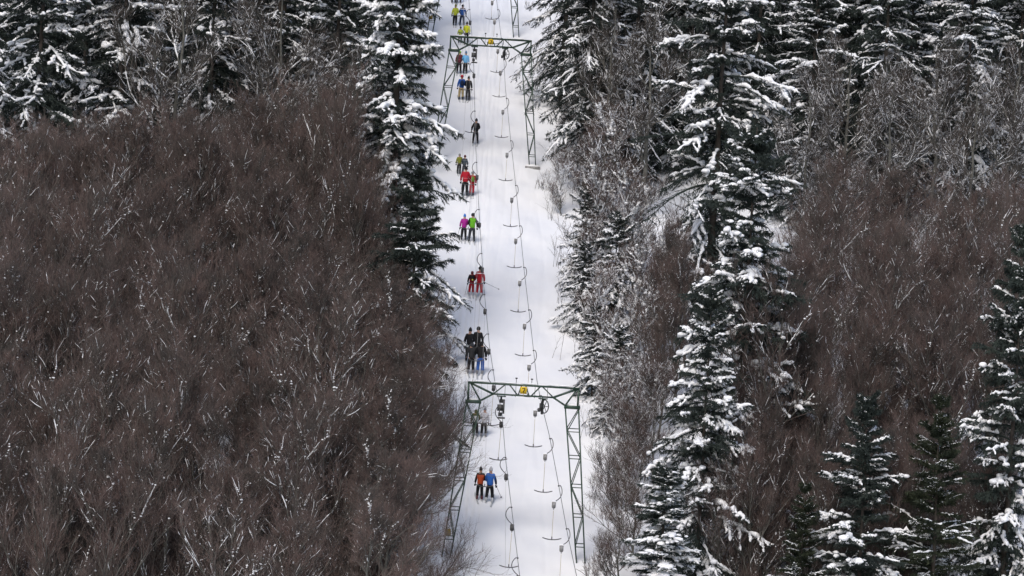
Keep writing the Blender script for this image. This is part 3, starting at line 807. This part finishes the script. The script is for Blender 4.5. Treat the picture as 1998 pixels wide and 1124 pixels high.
def make_spruce(seed,H,Rmax,expo=.6,per_m=7.5,load=.9,droop=.55,nm=18,needles=20,nlen=(.16,.34),sr=(.05,.12),mat='needle',e_top=38,e_low=-8,bare=.12,low=.05,R0=None,pads=1.0,tuft=.0):
    rng=np.random.default_rng(seed)
    R0=R0 or H*.0125
    K=12; z=np.linspace(-.6,H,K); w=np.cumsum(rng.standard_normal((K,2))*.03,axis=0)
    trunk=np.stack([w[:,0]-w[0,0],w[:,1]-w[0,1],z],-1)[None]; Rt=(R0*np.linspace(1,.06,K))[None]
    nb=int(H*per_m); t=np.sort(low+(.985-low)*rng.random(nb)**.92)
    az=np.arange(nb)*2.399+rng.normal(0,.35,nb)
    sector=1+.2*np.sin(az*2+seed)+.14*np.sin(az*3+seed*2.1)+.16*np.sin(t*23+seed)+.1*np.sin(az+t*9)
    L=Rmax*(1-t)**expo*rng.uniform(.55,1.15,nb)*sector+.22
    e0=np.radians(e_low+(e_top-e_low)*t**1.3)+rng.normal(0,.16,nb)
    dr=droop*(1-t)**.5*rng.uniform(.5,1.5,nb)
    KB=9; s=np.linspace(0,1,KB)[None]
    hor=L[:,None]*s; ver=L[:,None]*(np.tan(e0)[:,None]*s-dr[:,None]*s**1.7+.12*dr[:,None]*s**4)
    base,_=samp(trunk,((t*H+.6)/(H+.6))[None]); base=base[0]
    swing=az[:,None]+.25*rng.standard_normal((nb,1))*s**2
    P=base[:,None,:]+np.stack([np.cos(swing)*hor,np.sin(swing)*hor,ver],-1)
    RB=(.012+.012*L)[:,None]*np.linspace(1,.25,KB)[None]
    g=Geo(); tubes(g,trunk,Rt,9)
    cr=Geo(); tubes(cr,P,RB,4)
    # side twigs, left and right of each branch
    ts=np.linspace(.14,1,nm)[None]+rng.normal(0,.02,(nb,nm)); ts=np.clip(ts,.08,1)
    pos,tan=samp(P,ts)
    side=nrm(np.cross(tan,np.array([0,0,1.])))*np.where(np.arange(nm)%2==0,1,-1)[None,:,None]
    ll=(L[:,None]*.36*np.sin(PI*(.2+.74*ts))*rng.uniform(.6,1.25,(nb,nm))+.12)
    sag=rng.uniform(.1,.6,(nb,nm,1))*(1-.6*tuft)
    d=nrm(tan*rng.uniform(.3,1.3,(nb,nm,1))+rng.normal(0,.18,(nb,nm,3))+side*.9+np.array([0,0,-1])*sag*.6)
    KT=5; u=np.linspace(0,1,KT)
    Q=pos[:,:,None,:]+d[:,:,None,:]*ll[:,:,None,None]*u[None,None,:,None]
    Q[...,2]-=(ll[:,:,None]*.35*sag*(u**2)[None,None])
    Q=Q.reshape(-1,KT,3); ll=ll.reshape(-1)
    tubes(cr,Q,np.full((len(Q),KT),.008)*np.linspace(1.3,.5,KT)[None],3)
    # needles: slim dark blades along twigs, hanging
    def blades(PP,m,ln,wid,down):
        n=len(PP); tt=rng.random((n,m)); p,tg=samp(PP,tt)
        dd=nrm(tg*.75+.55*rng.standard_normal((n,m,3))+np.array([0,0,-1.])*down*rng.random((n,m,1)))
        le=(ln[0]+(ln[1]-ln[0])*rng.random((n,m,1)))
        wv=nrm(np.cross(dd,rng.standard_normal((n,m,3))))*wid
        tri=np.stack([p-wv-dd*le*.12,p+wv-dd*le*.12,p+dd*le],2)
        N=n*m; cr.add(tri,None,np.arange(N*3).reshape(N,3))
    blades(Q,needles,nlen,.026,.75)
    blades(P,int(needles*2.2),nlen,.03,.9)
    # snow: lumpy pads that follow the twigs
    sn=cr; sn.mi=1
    ld=np.where(rng.random(nb)<bare,.0,rng.uniform(.4,1,nb))*load
    ldt=np.repeat(ld,nm)*(.4+.75*rng.random(nb*nm)); ldt=ldt*(ts.reshape(-1)>rng.uniform(.2,.6,nb*nm))
    ok=(rng.random(nb*nm)<ldt*1.05)&(ll>.14)
    lo=ldt[ok]; sc=np.clip(ll[ok]/.9,.3,1.2); n=int(ok.sum()); KS=8
    a0=rng.uniform(0,.35,n); a1=rng.uniform(.55,1.0,n)
    q,_=samp(Q[ok],a0[:,None]+(a1-a0)[:,None]*np.linspace(0,1,KS)[None])
    rs=(sr[0]+(sr[1]-sr[0])*np.clip(lo,0,1.2)[:,None])*sc[:,None]*rng.uniform(.45,1.5,(n,KS)); rs[:,0]*=.5; rs[:,-1]*=.4
    q=q+rng.normal(0,1,q.shape)*rs[...,None]*np.array([.35,.35,.2])
    q[...,2]+=rs*.4+.012
    tubes(sn,q,rs,6,.72,cap=True)
    i=rng.integers(0,n,int(n*1.3)); C,_=samp(Q[ok][i],rng.uniform(.15,.95,(len(i),1))); C=C[:,0]+rng.normal(0,.05,(len(i),3))
    rr=(sr[0]+(sr[1]-sr[0])*.8)*rng.uniform(.3,1.05,(len(i),1))*sc[i][:,None]; C[:,2]+=rr[:,0]*.5
    blobs(sn,C,rr*np.array([[1.15,1.15,.85]]),rng,None,.12)
    okb=ld>.2
    tt=np.linspace(.24,1,14)[None]*np.ones((okb.sum(),1)); pb,_=samp(P[okb],tt)
    rb=(sr[0]*.9+(sr[1]-sr[0])*1.35*np.clip(ld[okb],0,1.2)[:,None])*rng.uniform(.4,1.6,tt.shape)*np.clip(L[okb][:,None]/2.2,.35,1.2); rb[:,0]*=.4; rb[:,-1]*=.6
    pb=pb+rng.normal(0,.3,pb.shape)*rb[...,None]; pb[...,2]+=rb*.5+.02
    tubes(sn,pb,rb,7,.7,cap=True)
    nbk=int(nb*2.6*pads)
    if nbk:
        i=rng.choice(np.nonzero(okb)[0],nbk); x=.35+.6*rng.random((nbk,1)); C,_=samp(P[i],x); C=C[:,0]+rng.normal(0,.12,(nbk,3))*np.array([1,1,.2])*np.clip(L[i],.4,2.5)[:,None]*.6
        rr=rng.uniform(.06,.19,(nbk,1))*np.clip(L[i]/2.0,.4,1.25)[:,None]*(sr[1]/.12)
        C[:,2]+=rr[:,0]*.4
        blobs(sn,C,rr*np.array([[1.25,1.25,.7]]),rng,ICO2,.06)
    return dict(trunk=g.mesh('spruce_trunk',M['bark_spruce']),crown=cr.mesh('spruce_crown',[M[mat],M['snow']]),H=H)

def plant(kind,name,base,H,rz,label,cat='tree',group=None,wid=1.0,lean=None):
    k=H/kind['H']
    o=empty(name,base,rz,(k*wid,k*wid,k))
    if lean: o.rotation_euler=(math.radians(lean[0]),math.radians(lean[1]),rz)
    tag(o,label,cat,group)
    link('trunk',kind['trunk'],o); link('crown',kind['crown'],o);
    return o
def plant_px(kind,name,tip,base_py,rz,label,group=None,wid=1.0,cat='tree',lean=None):
    bx=tip[0]-SR/CR*(base_py-tip[1])
    b=G(bx,base_py); s=F/b.y
    H=(base_py-tip[1])/s/CR
    return plant(kind,name,b,H,rz,label,cat,group,wid,lean)
SP_A=make_spruce(11,25,4.4,.5,7.5,.7,.7,22,22,bare=.25)
SP_B=make_spruce(12,25,4.8,.5,7.5,.85,.85,22,22,sr=(.045,.125),e_low=-2,pads=1.2,bare=.2)
SP_C=make_spruce(13,22,4.6,.62,7.5,1.0,.5,20,20,sr=(.06,.15),bare=.2)
SP_D=make_spruce(14,24,3.8,.5,8,.75,.75,18,20,sr=(.04,.085),bare=.2,pads=.6)
SP_Y=make_spruce(15,13,3.3,.92,8.5,1.15,.3,20,22,(.1,.22),(.028,.055),'needle_young',42,4,.1,.04,pads=.3,tuft=.8)
SP_Z=make_spruce(16,13,3.5,.88,8,1.1,.35,20,22,(.12,.26),(.04,.1),'needle',40,0,.15,.04,pads=.9,tuft=.6)
BE=[make_beech(21+i,14,3.7+.3*(i%3),36,8,n4=5,snow=[.2,.32,.16,.4,.26][i],up=[.3,.36,.26,.32,.34][i],limb_ang=(20,60),s1=.5,blob=520,upf=.55,t_low=.09,wan=.13) for i in range(5)]
BE_U=[make_beech(81+i,6.5,2.5,34,8,8,4,R0=.05,t_low=.02,snow=.25,up=.3,upf=.5,limb_ang=(20,60),blob=300) for i in range(2)]
BE_T=[make_beech(26+i,13,3.8,22,9,7,4,s1=.55,snow=.4,up=.2,limb_ang=(30,65),t_low=.08,upf=.45) for i in range(2)]
BE_R=[make_beech(31+i,13,2.9,28,n4=5,snow=.14,bias=(.42,-.15,0),s1=.6,upf=.3,up=.2,t_low=.05,limb_ang=(35,68)) for i in range(2)]
BE_L=[make_beech(41+i,12,3.0,24,n4=4,snow=.6,frost=.06,bias=(-.55,-.2,0),up=.2,t_low=.06,limb_ang=(35,70),mat='twig') for i in range(2)]
BE_S=[make_beech(51+i,18,4.8,15,11,9,5,R0=.27,t_low=.22,snow=.9,frost=.08,up=.12,limb_ang=(40,72),mat='twig_grey',s1=.6,s2=.85,thick=1.0,blob=900,upf=.3,wan=.17) for i in range(3)]
FR=[make_beech(61+i,7,2.0,22,8,6,3,R0=.07,t_low=.05,snow=1.0,frost=.1,up=.25,mat='twig',blob=1300,bsz=.09,thick=1.7) for i in range(2)]
SP_S=make_spruce(17,32,3.5,.46,7.5,.98,.7,22,24,sr=(.055,.14),low=.05,bare=.1,pads=1.3)
SP_E=make_spruce(18,25,4.6,.55,7.5,1.15,.75,20,20,(.2,.42),(.045,.085),low=.2,pads=.2,bare=.05)
SP_F=make_spruce(19,23.5,5.0,.6,7.5,1.0,.6,22,24,sr=(.045,.135),bare=.2,pads=1.4)
SP_R=make_spruce(22,21,4.0,.65,8.5,.75,.38,20,22,sr=(.05,.12),bare=.2,pads=.9,e_low=2)
SP_U=make_spruce(23,17,3.6,.55,7.5,.4,.7,18,24,sr=(.05,.1),bare=.45,pads=.5)
SP_L=make_spruce(20,8,2.5,.62,11,1.3,.6,14,14,(.12,.24),(.06,.11),bare=.0,low=.03)
rnd=random.Random(7)

# --- spruces on the left
GS='snow-laden spruces'
plant_px(SP_A,'spruce_tree',(95,-240),470,.4,'dark snow-draped spruce at the upper left corner of the picture',GS,1.0)
plant_px(SP_B,'spruce_tree',(265,-300),455,2.1,'tall snow-draped spruce behind the bare tree with white limbs',GS,.95)
plant_px(SP_A,'spruce_tree',(440,-280),430,3.6,'dark spruce right of the bare tree with white limbs, half hidden',GS,.95)
plant_px(SP_D,'spruce_tree',(560,-240),420,1.0,'dark spruce with little snow behind the brown beech tops, left of the piste spruce',GS,1.0)
plant_px(SP_D,'spruce_tree',(-40,-200),500,2.0,'dark spruce cut by the left picture edge',GS,1.1)
plant_px(SP_A,'spruce_tree',(680,-260),440,5.0,'snowy spruce just behind the big spruce at the left piste edge',GS,.9)
plant_px(SP_S,'spruce_tree',(806,-290),700,.9,'big snow-laden spruce at the left piste edge, boughs reaching toward the halfway gate',GS,1.0)
plant_px(SP_U,'spruce_tree',(822,330),870,4.4,'dark lower spruce at the left piste edge, boughs beside the skiers in red suits',GS,1.0)
# --- right
plant_px(SP_E,'spruce_tree',(1178,-240),385,2.6,'grey snow-draped spruce at the right piste edge beside the halfway gate',GS,1.02)
plant_px(SP_D,'spruce_tree',(1262,-230),350,1.6,'dark spruce behind the snowy bare limb right of the piste',GS,1.1)
plant_px(SP_D,'spruce_tree',(1330,-260),330,.6,'dark spruce hidden behind the tallest spruce on the right',GS,1.1)
plant_px(SP_B,'spruce_tree',(1428,-190),640,5.3,'tallest spruce right of the piste, long drooping snowy boughs over a bare dark trunk',GS,.96)
plant_px(SP_F,'spruce_tree',(1480,258),1135,3.3,'big spruce in front of the tallest one, thick white pads stepping down to the left',GS,1.0)
plant_px(SP_C,'spruce_tree',(1300,900),1330,1.2,'low dark spruce at the lower picture edge next to the run',GS,1.5)
plant_px(SP_F,'spruce_tree',(1390,560),1240,1.9,'spruce whose snowy boughs continue the white steps down toward the lower gate',GS,.82)
plant_px(SP_R,'spruce_tree',(1997,440),1260,.3,'snow-padded spruce cut by the right picture edge',GS,.78)
plant_px(SP_Z,'spruce_tree',(1694,782),1330,.7,'young spruce with bright snow caps, left one of the two sharp tips at lower right',GS,1.0)
plant_px(SP_Y,'spruce_tree',(1842,790),1340,2.3,'young frost-dusted spruce between the snow-capped tip and the right edge spruce',GS,1.05)
plant_px(SP_Y,'spruce_tree',(1568,945),1330,4.0,'small greenish frost-dusted spruce, lowest tip of the young spruces',GS,1.0)
for tip,by,rz,lab in [((1150,370),560,.5,'uppermost, right of the halfway gate foot'),((1142,475),650,1.9,'level with the magenta jacket, dark tips'),
    ((1205,420),640,3.0,'behind another, level with the green jacket'),((1165,600),775,4.1,'level with the red suits'),((1215,640),830,.2,'deeper in, level with the red suits'),
    ((1192,720),860,5.2,'lowest, level with the blue trousers')]:
    plant_px(SP_L,'spruce_tree',tip,by,rz,'small snowy spruce in the frosted thicket, '+lab,GS,1.0)
plant_px(SP_B,'spruce_tree',(1600,-60),440,2.0,'snow-crowned spruce at the upper edge, bright white pads above brown twigs',GS,1.1)
plant_px(SP_D,'spruce_tree',(1745,-180),430,1.1,'dark spruce behind the bare snowy trees at upper right',GS,1.0)
plant_px(SP_B,'spruce_tree',(1790,-120),400,3.0,'snowy spruce behind the steep white branches at the upper edge',GS,1.0)
plant_px(SP_B,'spruce_tree',(1905,-90),450,.2,'snow-crowned spruce near the upper right corner',GS,1.1)
plant_px(SP_A,'spruce_tree',(2010,-160),430,4.1,'snowy spruce cut by the upper right corner',GS,1.0)
n=0
wood=[]
for row,(by,off) in enumerate([(330,0),(262,45),(190,10),(115,60),(40,20)]):
    x=-40+off
    while x<2040:
        if not (780-row*2<x<1105):
            wood.append((x,by))
        x+=rnd.uniform(82,120)
HW=['upper left','upper right']
for x,by in wood:
    b=G(x+rnd.uniform(-15,15),by+rnd.uniform(-20,20))
    k=rnd.choice([SP_D,SP_D,SP_A,SP_D,SP_B])
    side='left' if x<900 else 'right'
    plant(k,'spruce_tree',b,rnd.uniform(20,26),rnd.uniform(0,6.28),'dark spruce of the wood far behind, %s of the run, mostly hidden by nearer trees'%side,'tree','far spruces %s of the run'%side,rnd.uniform(.9,1.15))

# --- bare trees with white limbs
GB_='bare trees with snow on their limbs'
plant_px(BE_S[0],'bare_tree',(372,-120),520,.8,'bare tree with thick snow-lined limbs standing before the left spruces',GB_,.9)
plant_px(BE_S[1],'bare_tree',(560,-60),470,2.2,'bare tree with rising snowy branches behind the brown beech tops',GB_,1.0)
plant_px(BE_S[1],'bare_tree',(690,90),620,4.2,'bare tree with snowy branches left of the piste spruce',GB_,.8)
plant_px(BE_S[0],'bare_tree',(1276,-40),440,3.9,'slim bare tree with one long white limb between the spruces right of the run',GB_,.9)
plant_px(BE_S[1],'bare_tree',(1200,-20),410,1.0,'bare tree with short snowy limbs right of the halfway gate',GB_,.7)
for i,(x,ty,by) in enumerate([(1590,120,500),(1665,60,480),(1745,100,510),(1835,60,480),(1910,120,520),(1985,90,500)]):
    plant_px(BE_S[i%2],'bare_tree',(x,ty),by,1.3*i+.4,['bare snowy tree beside the tallest spruce, upper right wood','bare tree with a dense web of white branches below the snow-crowned spruce','bare tree with steep white branches in the middle of the upper right wood',
      'bare snowy tree with long white limbs sloping to the left','bare snowy tree below the upper right corner spruce','bare snowy tree cut by the right picture edge'][i],GB_,.95)
# --- frosted thicket at the right edge of the run
GF='frosted young trees at the right edge of the run'
ft=[(1100,290,420),(1185,190,430),(1135,175,340),(1118,225,350),(1148,255,400),(1165,310,560),(1225,310,560),(1262,350,610),(1165,420,625),(1290,440,690),(1245,470,700),(1180,520,720),(1275,560,790),(1190,600,800),(1225,680,870),(1270,700,930),(1205,720,880),(1225,800,960)]
for i,(x,ty,by) in enumerate(ft):
    lab=['level with the red-jacketed pair','level with the magenta and green pair','level with the red suits','level with the black-clad pairs','level with the lowest gate beam'][max(0,min(4,int((by-560)/85)))]
    plant_px(FR[i%2],'young_tree',(x,ty),by,i*1.7,'frosted young tree in the thicket, '+lab,GF,1.15)

# --- beeches, left stand
def level(py):
    for lim,txt in [(660,'above the red suits'),(740,'level with black-clad pairs'),(800,'level with lowest gate beam'),(880,'level with white-jacketed pair'),(990,'level with orange jacket'),(1124,'level with lowest gate feet'),(9999,'rooted below picture edge')]:
        if py<lim: return txt
def place_beech(x,y,side,kinds,H,lab,grp,wid,rz=None):
    px=999+x*F/y
    if lab.startswith('beech inside'):
        w='deep in' if 260<px<560 or 1700<px<1880 else ('near the run in' if 560<=px<=1700 else 'bordering the picture in')
        lab=lab.replace('inside',w); grp=grp+', '+w.replace(' in','').replace(' of','')
    b=Vector((x,y,float(gz(x,y))))
    plant(rnd.choice(kinds),'beech_tree',b,H,rnd.uniform(0,6.28) if rz is None else rz,lab,'tree',grp,wid)
def ytop(px):
    if px<330: return 285
    if px<450: return 275
    if px<640: return 150+60*math.sin(px*.04)
    return 130+(px-640)*1.5 if px<735 else 275+(px-735)*4.2
y=178.0; cnt=0
while y<241:
    s=F/y; Zp=(GA+GB*y)*s; py=562-Zp
    xl=(-1010)/s-1.0
    edge=np.interp(py,[600,700,800,860,980,1150,1300],[675,705,735,757,770,774,764])
    xr=(edge-999)/s
    x=xr-rnd.uniform(0,.6); c=0
    while x>xl:
        yy=y+rnd.uniform(-1.6,1.6); px=999+x*s
        H=rnd.uniform(12,15.5)
        if py>1124: H*=.92
        H=min(H,(py-ytop(px+(45 if c==0 else 0))-rnd.uniform(-75,65))/s)
        if H>6.5:
            if c==0 and py>760:
                place_beech(x,yy,'left',BE_R,min(H,12.5),'beech at the run left edge, '+level(py),'beeches along the left edge of the run',1.0,rnd.uniform(-.5,.5))
            else:
                place_beech(x,yy,'left',BE_T if rnd.random()<.3 else BE,H,'beech inside the left stand, '+level(py),'beeches of the left stand '+level(py),rnd.uniform(.95,1.3))
            cnt+=1
        c+=1
        x-=rnd.uniform(3.1,4.4)
    y+=3.9
for x,ty,by in [(690,195,735),(722,285,752),(752,400,800),(786,515,870),(655,150,720),(705,330,800)]:
    plant_px(rnd.choice(BE),'beech_tree',(x,ty),by,rnd.uniform(0,6.28),'beech overlapping the big left spruce, '+level(by),'beeches before the left piste spruce',.85)
# young beeches filling the ground between the trunks
for k in range(120):
    side='left' if k<75 else 'right'
    py=rnd.uniform(960,1330) if side=='left' else rnd.uniform(900,1240)
    px=rnd.uniform(-10,np.interp(py,[960,1150,1330],[800,790,750])) if side=='left' else rnd.uniform(1520,1880)
    b=G(px,py)
    plant(rnd.choice(BE_U),'young_beech',b,rnd.uniform(4,7),rnd.uniform(0,6.28),'low young beech in the %s stand, %s'%(side,level(py)),'tree','young beeches of the %s stand %s'%(side,level(py)),rnd.uniform(1,1.3))
# --- beeches, right stand
y=181.0
while y<250:
    s=F/y; Zp=(GA+GB*y)*s; py=562-Zp
    xr=1010/s+1.0; xl=(np.interp(py,[700,850,1000,1200],[1600,1560,1510,1500])-999)/s
    x=xl+rnd.uniform(0,1.5)
    while x<xr:
        yy=y+rnd.uniform(-1.6,1.6); px=999+x*s
        H=rnd.uniform(11.5,14.5)
        H=min(H,(py-(335+rnd.uniform(-70,60)))/s)
        front=(px>1880 and py>1200) or py>1290
        if py>1060: H=min(H,(py-rnd.uniform(760,860))/s)
        if H>6.5 and not front:
            place_beech(x,yy,'right',BE_T if rnd.random()<.25 else BE,H,'beech inside the right stand, '+level(py),'beeches of the right stand '+level(py),rnd.uniform(.95,1.3))
            cnt+=1
        x+=rnd.uniform(3.3,4.6)
    y+=4.1
# between the spruces and the run, lower right
for i,(x,ty,by,k) in enumerate([(1235,770,1010,BE_L),(1250,860,1110,BE_L),(1222,930,1180,BE_L),(1340,470,800,BE),(1300,560,860,BE),(1290,700,950,BE_L),(1530,520,1150,BE_T),(1570,580,1120,BE),(1470,690,1160,BE_T),(1440,790,1200,BE_T),(1410,900,1250,BE_T),(1300,400,720,BE),(1500,780,1190,BE),(1480,930,1260,BE_T),(1590,700,1160,BE)]):
    plant_px(rnd.choice(k),'beech_tree',(x,ty),by,rnd.uniform(-.4,.4),'beech among the right spruces, '+level(by),'beeches between the run and the right spruces',1.0)
# ------------------------------------------------------------------ small growth on the snow
def make_stems(seed,n,h,spread,lean=.25):
    rng=np.random.default_rng(seed); g=Geo()
    P=np.zeros((n,5,3)); P[:,0,:2]=rng.normal(0,spread,(n,2)); d=nrm(np.stack([rng.normal(0,lean,n),rng.normal(0,lean,n),np.ones(n)],-1))
    L=h*rng.uniform(.5,1.1,n)
    for k in range(1,5):
        d=nrm(d+rng.normal(0,.09,(n,3))); P[:,k]=P[:,k-1]+d*(L/4)[:,None]
    P[:,0,2]=-.15
    R=np.full((n,1),.012)*np.linspace(1,.4,5)[None]; tubes(g,P,R,4)
    b,r=spawn(rng,P,R,7,.3,1,(25,50),lambda t,l:l*.3,.2,3,.12,.7,.008,.005); tubes(g,b,r,3)
    return g.mesh('stems',M['twig_grey'])
ST=[make_stems(71,6,2.0,.4),make_stems(72,12,.7,.3,.5),make_stems(73,4,2.8,.6)]
spots=[(1086,520,0,'thin bare stems poking from the snow level with the red suits'),(1075,430,0,'thin bare stems at the right side of the run level with the magenta jacket'),
 (1105,470,2,'taller bare stems in front of the frosted thicket level with the green jacket'),(1095,590,0,'thin bare stems below the red suits by the right side of the run'),
 (1112,705,2,'tall bare stems right of the run level with the black-clad pairs'),(1130,690,0,'thin bare stems at the thicket foot level with the blue trousers'),
 (1052,366,1,'low dry tuft on the snow below the halfway gate right leg'),(1066,372,1,'smaller dry tuft beside another below the halfway gate'),
 (1090,345,2,'tall bare stems beside the halfway gate right foot'),(1110,400,2,'tall bare stems at the thicket above the magenta jacket'),
 (1150,860,0,'thin bare stems just outside the right leg of the lowest gate'),(1180,930,2,'tall bare stems right of the lowest gate leg'),
 (1030,15,1,'dark tuft high on the snow near the top gate right leg'),(1190,1010,1,'low dry tuft right of the lowest gate foot'),(905,1130,2,'forked bare shrub at the lower edge under the lowest gate left leg'),(885,1128,0,'thin bare shrub at the lower edge left of the forked one')]
for i,(px,py,k,lab) in enumerate(spots):
    o=link('bare_shrub',ST[k]); o.location=G(px,py); o.rotation_euler=(0,0,i*1.1); tag(o,lab,'shrub','bare stems poking from the snow')
# ------------------------------------------------------------------ tell apart what still shares a label
ORD='first second third fourth fifth sixth seventh eighth ninth tenth eleventh twelfth'.split()
by={}
for o in COL.objects:
    if o.parent is None and 'label' in o: by.setdefault(o['label'],[]).append(o)
for lab,os_ in by.items():
    if 1<len(os_)<=12:
        os_.sort(key=lambda o:o.location.x/o.location.y)
        for i,o in enumerate(os_): o['label']=lab+', '+ORD[i]+' from left'
